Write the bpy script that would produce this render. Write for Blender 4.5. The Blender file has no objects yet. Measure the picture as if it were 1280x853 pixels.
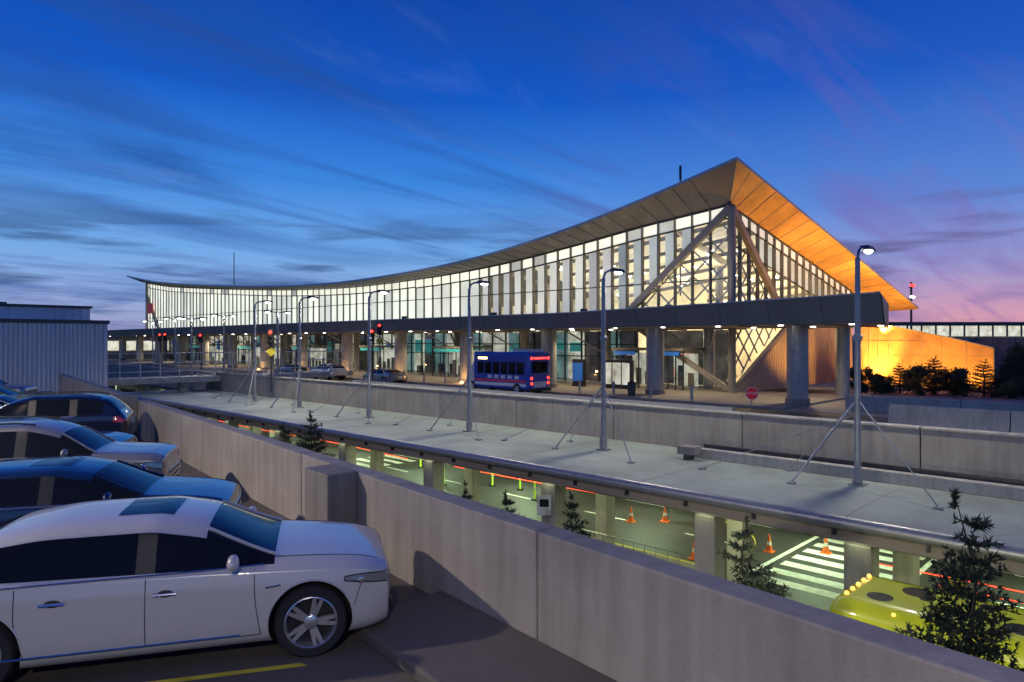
import bpy, math, random
from mathutils import Vector, Matrix
from mathutils.bvhtree import BVHTree
R=random.Random(7)
scene=bpy.context.scene
# World axes: X = across the road towards the terminal, Y = along the road, Z up (0 = camera eye level)
C,S=.7009,.7133
def cw(r,d,z=0): return Vector((C*r+S*d,-S*r+C*d,z))
ZL=-9.0   # lower road
ZU=-3.9   # upper road
ZD=-4.35  # walkway roof deck
ZP=-3.1   # parking floor

# ------------------------------------------------------------ materials
def mat(name,col,rough=.6,metal=0,nscale=0,namt=.25,bump=0,stretch=(1,1,1),emit=0,ecol=None,coat=0,fine=0,spec=.5,famt=.12,stain=0):
    m=bpy.data.materials.new(name);m.use_nodes=True
    nt=m.node_tree;b=nt.nodes['Principled BSDF']
    b.inputs['Base Color'].default_value=(*col,1);b.inputs['Roughness'].default_value=rough
    b.inputs['Metallic'].default_value=metal;b.inputs['Coat Weight'].default_value=coat
    b.inputs['Specular IOR Level'].default_value=spec
    if emit:
        b.inputs['Emission Color'].default_value=(*(ecol or col),1);b.inputs['Emission Strength'].default_value=emit
    if nscale:
        tc=nt.nodes.new('ShaderNodeTexCoord');mp=nt.nodes.new('ShaderNodeMapping');mp.inputs['Scale'].default_value=stretch
        nt.links.new(tc.outputs['Object'],mp.inputs[0])
        n=nt.nodes.new('ShaderNodeTexNoise');n.inputs['Scale'].default_value=nscale;n.inputs['Detail'].default_value=8;n.inputs['Roughness'].default_value=.6
        nt.links.new(mp.outputs[0],n.inputs['Vector'])
        cr=nt.nodes.new('ShaderNodeValToRGB');cr.color_ramp.elements[0].position=.3;cr.color_ramp.elements[1].position=.7
        cr.color_ramp.elements[0].color=(*[c*(1-namt) for c in col],1);cr.color_ramp.elements[1].color=(*[min(1,c*(1+namt)) for c in col],1)
        nt.links.new(n.outputs[0],cr.inputs[0])
        out=cr.outputs[0]
        def mul(out,src,lo,hi,a,b_):
            mr=nt.nodes.new('ShaderNodeMapRange');mr.inputs[1].default_value=a;mr.inputs[2].default_value=b_;mr.inputs[3].default_value=lo;mr.inputs[4].default_value=hi
            nt.links.new(src,mr.inputs[0])
            mx=nt.nodes.new('ShaderNodeVectorMath');mx.operation='SCALE'
            nt.links.new(out,mx.inputs[0]);nt.links.new(mr.outputs[0],mx.inputs['Scale']);return mx.outputs[0]
        if fine:
            n2=nt.nodes.new('ShaderNodeTexNoise');n2.inputs['Scale'].default_value=fine;n2.inputs['Detail'].default_value=3
            nt.links.new(tc.outputs['Object'],n2.inputs['Vector'])
            out=mul(out,n2.outputs[0],1-famt,1+famt,.3,.7)
        if stain:
            mp3=nt.nodes.new('ShaderNodeMapping');mp3.inputs['Scale'].default_value=(2.2,2.2,.18);nt.links.new(tc.outputs['Object'],mp3.inputs[0])
            n3=nt.nodes.new('ShaderNodeTexNoise');n3.inputs['Scale'].default_value=2.5;n3.inputs['Detail'].default_value=6;nt.links.new(mp3.outputs[0],n3.inputs['Vector'])
            out=mul(out,n3.outputs[0],1-stain,1.05,.35,.6)
        nt.links.new(out,b.inputs['Base Color'])
        if emit: nt.links.new(out,b.inputs['Emission Color'])
        if bump:
            bp=nt.nodes.new('ShaderNodeBump');bp.inputs['Strength'].default_value=bump;bp.inputs['Distance'].default_value=.01
            nt.links.new((n2 if fine else n).outputs[0],bp.inputs['Height']);nt.links.new(bp.outputs[0],b.inputs['Normal'])
    return m
def glassmat(name,tint=(.8,.85,.85),fac=.12):
    m=bpy.data.materials.new(name);m.use_nodes=True;nt=m.node_tree;nt.nodes.clear()
    o=nt.nodes.new('ShaderNodeOutputMaterial');mx=nt.nodes.new('ShaderNodeMixShader');t=nt.nodes.new('ShaderNodeBsdfTransparent');g=nt.nodes.new('ShaderNodeBsdfGlossy')
    t.inputs[0].default_value=(*tint,1);g.inputs['Roughness'].default_value=.03;g.inputs[0].default_value=(.9,.9,.9,1);mx.inputs[0].default_value=fac
    nt.links.new(t.outputs[0],mx.inputs[1]);nt.links.new(g.outputs[0],mx.inputs[2]);nt.links.new(mx.outputs[0],o.inputs[0])
    return m
M={}
M['asph']=mat('asphalt',(.055,.055,.055),.55,0,.3,.4,.25,fine=50,famt=.15)
M['park']=mat('parking_concrete',(.115,.098,.085),.75,0,.45,.35,.15,fine=60,famt=.08)
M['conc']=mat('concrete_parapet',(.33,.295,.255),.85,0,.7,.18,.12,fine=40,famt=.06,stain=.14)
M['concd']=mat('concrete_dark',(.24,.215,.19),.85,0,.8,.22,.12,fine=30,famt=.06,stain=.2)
M['concl']=mat('concrete_light',(.40,.38,.33),.8,0,1.0,.15,.1,fine=30,famt=.06,stain=.15)
M['memb']=mat('roof_membrane',(.31,.36,.30),.6,0,.35,.3,.05,fine=9,famt=.07)
M['walk']=mat('sidewalk',(.27,.235,.205),.8,0,.5,.2,.1,fine=50,famt=.07)
M['grass']=mat('grass',(.05,.07,.03),.9,0,.8,.4,.3,fine=15)
M['white']=mat('white_paint',(.74,.76,.70),.7,0,2.5,.3)
M['yellow']=mat('yellow_paint',(.68,.55,.05),.7,0,3,.3)
M['steel']=mat('galvanised_steel',(.34,.34,.34),.42,.5,4,.15)
M['dsteel']=mat('dark_steel',(.075,.075,.078),.45,.5,4,.2)
M['black']=mat('black_plastic',(.012,.012,.013),.5)
M['alu']=mat('canopy_aluminium',(.30,.255,.20),.6,.05,.6,.12)
M['brace']=mat('painted_steel',(.25,.225,.195),.5,.1,.6,.12)
M['roofm']=mat('roof_metal',(.16,.155,.15),.5,.3,.5,.2)
M['soff']=mat('roof_soffit',(.20,.17,.145),.6,.05,.7,.15)
M['soffc']=mat('canopy_soffit',(.42,.36,.28),.6,0,.6,.2)
M['edge']=mat('fascia_edge',(.5,.49,.46),.4,.2)
M['wood']=mat('golden_soffit',(.74,.40,.12),.55,0,.8,.22,0)
M['tan']=mat('tan_metal_wall',(.58,.45,.28),.6,0,.5,.15)
M['frame']=mat('window_frame',(.06,.062,.065),.4,.6)
M['fin']=mat('facade_fin',(.17,.165,.155),.5,.2)
M['inwall']=mat('interior_wall',(.78,.66,.46),.7,0,.35,.40,emit=.36,ecol=(1,.8,.5))  # interior lighting put into the wall as its own glow
M['inceil']=mat('interior_ceiling',(.80,.75,.62),.7,0,.4,.2,emit=.38,ecol=(1,.95,.85))  # ceiling brightness comes from emission in the surface itself
M['infloor']=mat('interior_floor',(.3,.27,.24),.3)
M['glass']=glassmat('clear_glass')
M['f1']=mat('frosted_a',(.66,.65,.55),.3,0,.25,.20,emit=.80)  # frosted panes: emission stands in for the room light behind them
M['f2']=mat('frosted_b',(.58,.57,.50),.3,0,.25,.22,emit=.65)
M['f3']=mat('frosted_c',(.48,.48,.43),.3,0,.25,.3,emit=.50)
M['fl1']=mat('frosted_far_a',(.84,.86,.68),.3,0,.2,.16,emit=1.05)  # far panes carry a stronger glow for the brighter hall behind
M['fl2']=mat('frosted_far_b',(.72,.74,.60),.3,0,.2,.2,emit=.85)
M['cler']=mat('clerestory',(.92,.87,.70),.3,0,.4,.15,emit=1.0)  # lit interior ceiling behind is put in as pane glow
M['lampw']=mat('lamp_white',(1,.97,.88),.5,emit=14)
M['lampg']=mat('lamp_green',(.9,1,.65),.5,emit=7)
M['lampo']=mat('lamp_orange',(1,.6,.2),.5,emit=8)
M['lampm']=mat('marker_amber',(1,.5,.1),.5,emit=2.2)
M['red']=mat('red_light',(1,.03,.02),.4,emit=6)
M['trail']=mat('red_trail',(1,.08,.03),.4,emit=2.2)
M['sred']=mat('sign_red',(.6,.02,.02),.4,emit=.15)
M['orange']=mat('cone_orange',(.9,.18,.03),.5)
M['lime']=mat('delineator_lime',(.5,.8,.05),.5,emit=.3)
M['needle']=mat('needles',(.035,.055,.028),.8,0,3,.5)
M['needle2']=mat('needles_light',(.06,.085,.045),.8,0,3,.4)
M['bark']=mat('bark',(.06,.045,.035),.9,0,6,.3)
M['leaf']=mat('leaves',(.06,.075,.03),.8,0,2,.5)
M['store1']=mat('shop_light',(.85,.74,.50),.5,0,.8,.7,emit=.65)
M['store2']=mat('shop_teal',(.22,.40,.40),.5,0,.9,.7,emit=.35)
M['store3']=mat('shop_dark',(.09,.09,.09),.25,0,.9,.6,emit=.2)
M['blue']=mat('bus_blue',(.02,.07,.38),.3,coat=.8)
M['bred']=mat('bus_red',(.6,.03,.03),.3,coat=.8,emit=.1)
M['wpaint']=mat('white_vehicle_paint',(.65,.65,.67),.25,coat=1)
M['win']=mat('vehicle_glass',(.010,.011,.012),.06,spec=.28)
M['corr']=mat('corrugated_metal',(.68,.64,.62),.55,.05,.5,.1,0,(1,1,.2))
M['rubber']=mat('rubber',(.015,.015,.016),.8)
M['alloy']=mat('alloy_wheel',(.6,.6,.62),.28,.85)
M['chrome']=mat('chrome',(.7,.7,.72),.15,1)
M['lens']=mat('headlight_lens',(.22,.23,.25),.08,.5,coat=1)
M['tail']=mat('tail_lens',(.35,.01,.01),.15,coat=1)
M['hill']=mat('distant_trees',(.02,.03,.025),1,0,.3,.4)
M['bwin']=mat('distant_lit_windows',(1,.85,.5),.5,0,.8,.6,emit=.9)
M['teal']=mat('teal_sign',(.05,.40,.40),.5,emit=.35)
M['bsign']=mat('blue_sign',(.03,.15,.5),.5,emit=.35)
M['lady']=mat('lime_vehicle_paint',(.74,.80,.008),.35,0,.6,.06,coat=.6)
M['spot']=mat('black_spot_paint',(.006,.006,.006),.3,coat=.5)

# ------------------------------------------------------------ mesh builder
def empty(name,loc=(0,0,0),rz=0):
    e=bpy.data.objects.new(name,None);scene.collection.objects.link(e);e.location=loc;e.rotation_euler=(0,0,rz);e.empty_display_size=.3
    return e
class MB:
    def __init__(s): s.v=[];s.f=[];s.m=[];s.ms=[]
    def mi(s,k):
        mt=M[k] if isinstance(k,str) else k
        if mt not in s.ms: s.ms.append(mt)
        return s.ms.index(mt)
    def poly(s,pts,k):
        n=len(s.v);s.v+= [tuple(p) for p in pts];s.f.append(tuple(range(n,n+len(pts))));s.m.append(s.mi(k));return s
    def hexa(s,p,k):
        n=len(s.v);s.v+=[tuple(q) for q in p];i=s.mi(k)
        for f in ((0,3,2,1),(4,5,6,7),(0,1,5,4),(1,2,6,5),(2,3,7,6),(3,0,4,7)): s.f.append(tuple(n+a for a in f));s.m.append(i)
        return s
    def box(s,x0,x1,y0,y1,z0,z1,k):
        return s.hexa([(x0,y0,z0),(x1,y0,z0),(x1,y1,z0),(x0,y1,z0),(x0,y0,z1),(x1,y0,z1),(x1,y1,z1),(x0,y1,z1)],k)
    def tube(s,a,b,r,k,n=8,r2=None,cap=True):
        a=Vector(a);b=Vector(b);d=(b-a).normalized();u=d.orthogonal().normalized();w=d.cross(u);r2=r if r2 is None else r2
        n0=len(s.v);i=s.mi(k)
        for q,rr in ((a,r),(b,r2)):
            for j in range(n):
                t=2*math.pi*j/n;s.v.append(tuple(q+u*math.cos(t)*rr+w*math.sin(t)*rr))
        for j in range(n):
            s.f.append((n0+j,n0+(j+1)%n,n0+n+(j+1)%n,n0+n+j));s.m.append(i)
        if cap:
            s.f.append(tuple(n0+j for j in range(n))[::-1]);s.m.append(i);s.f.append(tuple(n0+n+j for j in range(n)));s.m.append(i)
        return s
    def path(s,pts,r,k,n=6):
        for a,b in zip(pts,pts[1:]):
            if (Vector(a)-Vector(b)).length>1e-5: s.tube(a,b,r,k,n)
        return s
    def beam(s,a,b,w,h,k):
        a=Vector(a);b=Vector(b);d=(b-a).normalized();u=d.cross(Vector((0,0,1)))
        u=u.normalized() if u.length>1e-3 else Vector((1,0,0));v=u.cross(d).normalized();u*=w/2;v*=h/2
        return s.hexa([a-u-v,b-u-v,b+u-v,a+u-v,a-u+v,b-u+v,b+u+v,a+u+v],k)
    def sph(s,c,r,k,n=10,m=6,sc=(1,1,1)):
        n0=len(s.v);i=s.mi(k)
        for a in range(m+1):
            for b in range(n):
                th=math.pi*a/m;ph=2*math.pi*b/n
                s.v.append((c[0]+r*sc[0]*math.sin(th)*math.cos(ph),c[1]+r*sc[1]*math.sin(th)*math.sin(ph),c[2]+r*sc[2]*math.cos(th)))
        for a in range(m):
            for b in range(n):
                s.f.append((n0+a*n+b,n0+(a+1)*n+b,n0+(a+1)*n+(b+1)%n,n0+a*n+(b+1)%n));s.m.append(i)
        return s
    def lathe(s,c,prof,k,n=28):
        n0=len(s.v);i=s.mi(k)
        for (r,y) in prof:
            for b in range(n):
                t=2*math.pi*b/n;s.v.append((c[0]+r*math.cos(t),c[1]+y,c[2]+r*math.sin(t)))
        for a in range(len(prof)-1):
            for b in range(n):
                s.f.append((n0+a*n+b,n0+(a+1)*n+b,n0+(a+1)*n+(b+1)%n,n0+a*n+(b+1)%n));s.m.append(i)
        return s
    def mesh(s,name,smooth=False):
        me=bpy.data.meshes.new(name);me.from_pydata(s.v,[],s.f);me.update()
        for mt in s.ms: me.materials.append(mt)
        for p,i in zip(me.polygons,s.m): p.material_index=i
        if smooth:
            for p in me.polygons: p.use_smooth=True
            me.set_sharp_from_angle(angle=math.radians(40))
        return me
    def make(s,name,parent=None,smooth=False,bevel=0,loc=None,rz=0,segs=2):
        o=bpy.data.objects.new(name,s.mesh(name,smooth));scene.collection.objects.link(o)
        if parent: o.parent=parent
        if loc is not None: o.location=loc
        o.rotation_euler=(0,0,rz)
        if bevel:
            bm=o.modifiers.new('bevel','BEVEL');bm.width=bevel;bm.segments=segs;bm.limit_method='ANGLE'
        return o
def light(name,typ,loc,power,col,parent=None,size=.3,rot=None,spot=None,sy=None):
    l=bpy.data.lights.new(name,typ);l.energy=power;l.color=col
    if typ=='AREA':
        l.size=size
        if sy: l.shape='RECTANGLE';l.size_y=sy
    elif typ=='SUN': l.angle=size
    else: l.shadow_soft_size=size
    if spot: l.spot_size=math.radians(spot);l.spot_blend=.6
    o=bpy.data.objects.new(name,l);scene.collection.objects.link(o);o.location=loc
    if rot: o.rotation_euler=rot
    if parent: o.parent=parent
    return o
def aim(o,t):
    o.rotation_euler=(Vector(t)-Vector(o.location)).to_track_quat('-Z','Y').to_euler()
def interp(tab,x):
    if x<=tab[0][0]: return tab[0][1]+(x-tab[0][0])*(tab[1][1]-tab[0][1])/(tab[1][0]-tab[0][0])
    for i in range(len(tab)-1):
        if x<=tab[i+1][0]:
            x0,y0=tab[i];x1,y1=tab[i+1];h=x1-x0;t=(x-x0)/h
            m0=(tab[i+1][1]-tab[max(i-1,0)][1])/(tab[i+1][0]-tab[max(i-1,0)][0])*h
            j=min(i+2,len(tab)-1);m1=(tab[j][1]-y0)/(tab[j][0]-x0)*h
            return (2*t**3-3*t*t+1)*y0+(t**3-2*t*t+t)*m0+(-2*t**3+3*t*t)*y1+(t**3-t*t)*m1
    return tab[-1][1]

# ------------------------------------------------------------ ground & lower road
g=MB();g.poly([(-3000,-3000,ZL-.02),(3000,-3000,ZL-.02),(3000,3000,ZL-.02),(-3000,3000,ZL-.02)],'grass');g.make('ground')
g=MB();g.poly([(14,-120,ZL),(40.9,-120,ZL),(40.9,190,ZL),(14,190,ZL)],'asph');g.make('lower_road')
g=MB();g.box(9,14,-120,190,ZL-.01,ZL+.13,'walk');g.make('lower_sidewalk')
g=MB();g.box(22,24.4,-60,7.4,ZL,ZL+.14,'walk');g.box(22,24.4,13,42,ZL,ZL+.14,'walk');g.make('lower_median')
mk=MB();z=ZL+.004
for i in range(9):
    x=24.9+i*1.15
    mk.poly([(x,7.6,z),(x+.6,7.6,z),(x+.6,11.6,z),(x,11.6,z)],'white')
for i in range(6):
    x=14.6+i*1.15
    mk.poly([(x,7.6,z),(x+.6,7.6,z),(x+.6,11.6,z),(x,11.6,z)],'white')
for i in range(12):
    x=25.2+i*1.15
    mk.poly([(x,41,z),(x+.6,41,z),(x+.6,45,z),(x,45,z)],'white')
mk.poly([(24.7,7.2,z),(36,7.2,z),(36,7.4,z),(24.7,7.4,z)],'white');mk.poly([(24.7,11.9,z),(36,11.9,z),(36,12.1,z),(24.7,12.1,z)],'white')
for yy in range(-40,150,6):
    for xx in (28.4,32.2): 
        if not(5<yy<12 or 39<yy<46): mk.poly([(xx,yy,z),(xx+.13,yy,z),(xx+.13,yy+2.6,z),(xx,yy+2.6,z)],'white')
for j in range(16):
    a0=math.pi*.5*j/16;a1=math.pi*.5*(j+1)/16
    def cp(a,r): return (27.5+r*math.sin(a)*1.0,13.2+r*(1-math.cos(a)),z)
    mk.poly([cp(a0,4.2),cp(a1,4.2),cp(a1,4.55),cp(a0,4.55)],'yellow')
mk.poly([(24.6,13,z),(24.95,13,z),(24.95,41,z),(24.6,41,z)],'yellow')
mk.poly([(36.2,-60,z),(36.4,-60,z),(36.4,120,z),(36.2,120,z)],'yellow')
mk.make('road_markings')
t=MB()
for (x0,zz,a,b) in ((29.4,-8.2,12,34),(29.9,-8.25,14,30),(27.2,-8.1,-20,8),(33.6,-8.2,18,60),(34.2,-8.2,40,110),(26.6,-8.3,-20,6),(31.5,-8.3,2,26),(30.8,-8.2,44,80),(28.6,-8.1,38,70)):
    pts=[(x0+.25*math.sin(yy*.22+x0),yy,zz) for yy in range(a,b+1,2)]
    t.path(pts,.022,'trail',5)
t.make('light_trail')

# ------------------------------------------------------------ upper road structure
up=empty('elevated_road')
g=MB();g.box(25.05,38,-120,190,ZU-1.0,ZU,'asph')
g.make('deck_slab',up)
g=MB();g.box(25.1,40.9,-120,190,ZU-1.05,ZU-1.004,'concl')
for y in range(-60,150,5): g.box(25.2,40.8,y-.2,y+.2,ZU-1.35,ZU-1.051,'concl')
g.make('deck_underside',up)
g=MB();g.box(38,50,16,190,ZU-1.0,ZU+.15,'walk');g.make('terminal_sidewalk',up,bevel=.02)
g=MB();g.box(38,110,-120,15.99,ZU-1,ZU+.03,'walk');g.make('plaza',up)
g=MB();g.box(41,110,-120,190,ZL,ZU-1.01,'concd');g.make('lower_back_wall',up)
z=ZU+.004;g=MB()
for yy in range(-40,150,7):
    for xx in (29,32.8): g.poly([(xx,yy,z),(xx+.13,yy,z),(xx+.13,yy+3,z),(xx,yy+3,z)],'white')
g.poly([(37.4,-40,z),(37.6,-40,z),(37.6,170,z),(37.4,170,z)],'yellow')
for i in range(8): g.poly([(30+i*1,21,z),(30.5+i*1,21,z),(30.5+i*1,24.5,z),(30+i*1,24.5,z)],'white')
g.make('upper_road_markings',up)
bw=MB()
y=-60
while y<150:
    bw.box(24.7,25.0,y,y+5.96,ZD-.3,-2.82,'conc')
    bw.box(24.64,25.06,y,y+5.96,-2.82,-2.74,'concl');y+=6
bw.make('road_parapet',None,bevel=.015)
bw=MB();y=-40
while y<9.5:
    y2=min(y+4.46,9.7);bw.hexa([(33.7,y,ZU),(34.4,y,ZU),(34.4,y2,ZU),(33.7,y2,ZU),(33.93,y,-2.85),(34.17,y,-2.85),(34.17,y2,-2.85),(33.93,y2,-2.85)],'concl');y+=4.5
bw.make('jersey_barrier',None,bevel=.02)
bw=MB();y=-40
while y<13:
    y2=min(y+5.96,13.5);bw.box(40.4,40.7,y,y2,ZU,-3.0,'concl');y+=6
bw.make('jersey_barrier',None,bevel=.02)
gr=MB()
for i in range(17):
    y=15+i*2;gr.box(29.95,30.05,y-.04,y+.04,ZU,-3.15,'steel')
gr.box(29.9,29.945,15,47.2,-3.35,-3.1,'edge');gr.box(29.9,29.945,15,47.2,-3.7,-3.55,'edge')
gr.make('guard_rail')

wd=empty('walkway_roof')
g=MB();g.box(17.3,24.69,-70,64,ZD-.3,ZD,'memb');g.make('roof_slab',wd)
g=MB()
for y in range(-60,64,6): g.box(17.35,24.6,y-.02,y+.02,ZD,ZD+.012,'concl')
g.box(17.35,17.6,-70,64,ZD+.001,ZD+.05,'steel');g.make('roof_seams',wd)
g=MB();g.tube((17.1,-70,ZD+.02),(17.1,64,ZD+.02),.16,'steel',16)
g.box(17.22,17.3,-70,64,ZD-.42,ZD-.02,'alu')
for y in range(-60,64,2): g.box(17.08,17.22,y-.03,y+.03,ZD-.3,ZD-.1,'dsteel')
g.make('edge_pipe',wd,smooth=True)
g=MB();g.box(22.9,23.25,-70,13,ZD,ZD+.36,'concl');g.box(23.6,23.7,-70,13,ZD,ZD+.45,'dsteel');g.make('roof_kerb',wd,bevel=.02)
g=MB();g.box(22.2,22.75,12.6,13.3,ZD+.2,ZD+.5,'concd');g.box(22.3,22.6,12.8,13.1,ZD,ZD+.2,'dsteel');g.make('roof_hatch',wd,bevel=.03)
cols1=[-8,-1,5.8,10.0,16.1,22.9,29.7,36.5,43.3,50,57];cols2=[-6,0,6,11.4,17.3,25.6,34,42,50,58]
g=MB()
for y in cols1: g.box(18.2,18.85,y-.33,y+.33,ZL,ZD-.75,'concl');
for y in cols2: g.box(22.9,23.5,y-.3,y+.3,ZL+.14,ZD-.75,'concl')
g.box(18.25,18.8,-70,64,ZD-.75,ZD-.301,'concl');g.box(22.95,23.45,-70,64,ZD-.75,ZD-.301,'concl')
g.make('columns',wd,bevel=.04)
g=MB()
for y in cols1[1:7]: g.box(18.1,18.95,y-.43,y+.43,ZL,ZL+.9,'yellow')
g.make('column_guards',wd,bevel=.03)
g=MB()
for y in range(-60,150,10):
    g.box(33,33.7,y-.35,y+.35,ZL,ZU-1.01,'concl')
g.make('road_columns',up,bevel=.04)
g=MB()
ys=[-6,3,11,19.5,28,37,47,57]
for y in ys:
    g.box(20.6,21.0,y-.6,y+.6,ZD-.42,ZD-.33,'lampg');g.box(28.5,28.9,y-.6,y+.6,ZU-1.18,ZU-1.06,'lampg')
for y in cols1: g.box(18.0,18.12,y-.2,y+.2,ZD-.58,ZD-.52,'lampg')
g.make('soffit_lamps',wd)
for y in ys:
    light('soffit_light','AREA',(20.8,y,ZD-.5),105,(.90,1,.52),wd,.6,sy=1.2)
    light('soffit_light','AREA',(29.5,y,ZU-1.4),(300 if y<25 else 460),(.72,1,.58),wd,.8,sy=1.6)
for y in range(70,150,25): light('soffit_light','AREA',(29.5,y,ZU-1.4),600,(.75,1,.6),wd,.8,sy=1.6)
g=MB()
for i in range(13): g.tube((22.2,13.2+i*.5,ZL+.14),(22.2,13.2+i*.5,ZL+1.2),.02,'steel',6)
for zz in (.35,.75,1.2): g.tube((22.2,13.2,ZL+zz),(22.2,19.2,ZL+zz),.025,'steel',6)
g.make('metal_railing')

# ------------------------------------------------------------ street lamps
def street_lamp(x,y,zb,h,power=420,cables=True,double=False):
    e=empty('street_lamp',(x,y,zb))
    m=MB();m.box(-.22,.22,-.22,.22,0,.05,'steel');m.tube((0,0,.05),(0,0,h-.35),.105,'steel',14,.075)
    m.tube((0,0,.1),(0,0,.5),.15,'steel',14)
    for s_ in ((1,-1) if double else (1,)):
        pts=[(0,0,h-.35),(s_*.12,0,h-.12),(s_*.35,0,h-.02),(s_*.7,0,h)]
        m.path(pts,.045,'steel',8)
    m.tube((-.09,0,h*.62),(.1,0,h*.62),.12,'steel',10)
    m.make('pole',e,smooth=True)
    for s_ in ((1,-1) if double else (1,)):
        hd=MB();hd.hexa([(s_*.6,-.17,h-.03),(s_*1.35,-.14,h-.03),(s_*1.35,.14,h-.03),(s_*.6,.17,h-.03),(s_*.62,-.11,h+.1),(s_*1.25,-.08,h+.1),(s_*1.25,.08,h+.1),(s_*.62,.11,h+.1)],'dsteel')
        hd.sph((s_*1.0,0,h-.04),.2,'lampw',12,6,(1.1,.6,.45));hd.make('lamp_head',e)
    light('lamp_bulb','SPOT',(1.0 if not double else .0,0,h-.2),power*2.0,(1,.91,.74),e,.15,spot=158)
    if cables:
        c=MB()
        for (dx,dy,hh,r) in ((-1.7,-2.5,.36,.022),(-1.2,1.5,.36,.035),(-1.0,4.6,.3,.014),(.8,2.4,.36,.014)):
            c.tube((0,0,h*hh),(dx,dy,.05),r,'steel',6);c.box(dx-.1,dx+.1,dy-.1,dy+.1,0,.06,'steel')
        c.make('braces',e)
    return e
for y in (7,16.5,24.5,33,41,47.5): street_lamp(22,y,ZD,7.2,500)
street_lamp(22,-4,ZD,7.2,500)
for (x,y) in ((30,60),(30,72),(30,86),(32,100)): street_lamp(x,y,ZU,6.6,450,False,True)
street_lamp(23,62,-5,7.0,300,False,True)

# ------------------------------------------------------------ terminal
T=empty('airport_terminal')
zf_t=[(21.7,12.6),(29.5,10.85),(37.6,9.35),(47.5,8.1),(60,7.35),(77,7.2),(100,8.25),(134,10.9),(153,13.3)]
dl_t=[(21.7,2.4),(23.75,2.1),(31.6,1.15),(40,.72),(50.7,.5),(64,.38),(90,.4),(120,.6),(153,1.2)]
zf=lambda s:interp(zf_t,s)
dl=lambda s:interp(dl_t,s)
zg=lambda s:zf(s)-dl(s)
SE=23.75;SB=150
zroof_end=lambda p:12.6-.237*(p-44)
zgl=lambda p:10.0-.194*(p-47)
ss=[21.7]+[SE+1.5*i for i in range(85)]+[153]
roof=MB()
for a,b in zip(ss,ss[1:]):
    sa=(a-1.7 if a==21.7 else a);sb=b
    def bk(s): return 3.6+.45*(zf(s)-12.6)
    roof.poly([(44,a,zf(a)),(44,b,zf(b)),(82,sb,bk(b)),(82,sa,bk(a))],'roofm')
    roof.poly([(44,a,zf(a)),(43.98,a,zf(a)-.22),(43.98,b,zf(b)-.22),(44,b,zf(b))],'edge')
    roof.poly([(44,a,zf(a)-.22),(47,max(a,SE),zg(max(a,SE))),(47,b,zg(b)),(44,b,zf(b)-.22)],'soff')
    if a>SE: roof.tube((44.02,a,zf(a)-.25),(46.98,a,zg(a)-.02),.035,'roofm',4)
roof.make('main_roof',T)
er=MB();N=20
for i in range(N):
    p0=44+38*i/N;p1=44+38*(i+1)/N
    o=lambda p,dz=0:(p,21.7-1.7*(p-44)/38,zroof_end(p)+dz)
    inn=lambda p:(max(p,47),SE,zgl(max(p,47)))
    er.poly([o(p0,-.2),inn(p0),inn(p1),o(p1,-.2)],'wood')
    er.poly([o(p0),o(p0,-.2),o(p1,-.2),o(p1)],'edge')
    a=Vector(o(p0,-.23));b=Vector(inn(p0));er.tube(a,b-Vector((0,0,.03)),.035,'tan',4)
er.make('end_soffit',T)
fb=MB();fs=MB();cl=MB();gl=MB()
nb=int((SB-SE)/1.5)
for i in range(nb):
    a=SE+1.5*i;b=a+1.5
    za,zb_=zg(a),zg(b);rail=1.0 if a<60 else .9
    far=a>50
    fb.box(46.74 if not far else 46.88,47.1,a-.04,a+.04,2.0,za-.02,'fin')
    fb.beam((46.95,a,za-rail),(46.95,b,zb_-rail),.12,.12,'frame')
    fb.beam((46.95,a,za-.06),(46.95,b,zb_-.06),.18,.12,'frame')
    if za-rail>5.6: fb.beam((46.98,a,4.6),(46.98,b,4.6),.08,.08,'frame')
    cl.poly([(47,a,za-rail),(47,b,zb_-rail),(47,b,zb_-.05),(47,a,za-.05)],'cler' if R.random()<.8 else 'f2')
    if a>33:
        w=.72 if not far else .93
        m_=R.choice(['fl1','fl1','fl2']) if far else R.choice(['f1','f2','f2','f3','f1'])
        x0=a+.08;x1=a+1.5*w
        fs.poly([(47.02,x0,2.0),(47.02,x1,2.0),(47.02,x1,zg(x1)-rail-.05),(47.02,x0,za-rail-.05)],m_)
        if not far: gl.poly([(47.0,x1,2.0),(47.0,b-.06,2.0),(47.0,b-.06,zb_-rail),(47.0,x1,zg(x1)-rail)],'glass')
    else:
        gl.poly([(47.0,a,2.0),(47.0,b,2.0),(47.0,b,zb_-rail),(47.0,a,za-rail)],'glass')
        zd=9.7-(a-SE)*(6.9/8.35)
        if zd<za-rail-.6: 
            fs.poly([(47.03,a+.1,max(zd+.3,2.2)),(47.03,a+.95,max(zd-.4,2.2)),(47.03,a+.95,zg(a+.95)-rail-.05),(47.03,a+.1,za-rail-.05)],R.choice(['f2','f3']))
fb.make('facade_fins',T);fs.make('frosted_panels',T);cl.make('clerestory_panels',T);gl.make('facade_glass',T)
eg=MB();ef=MB();egl=MB()
p=47
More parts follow.
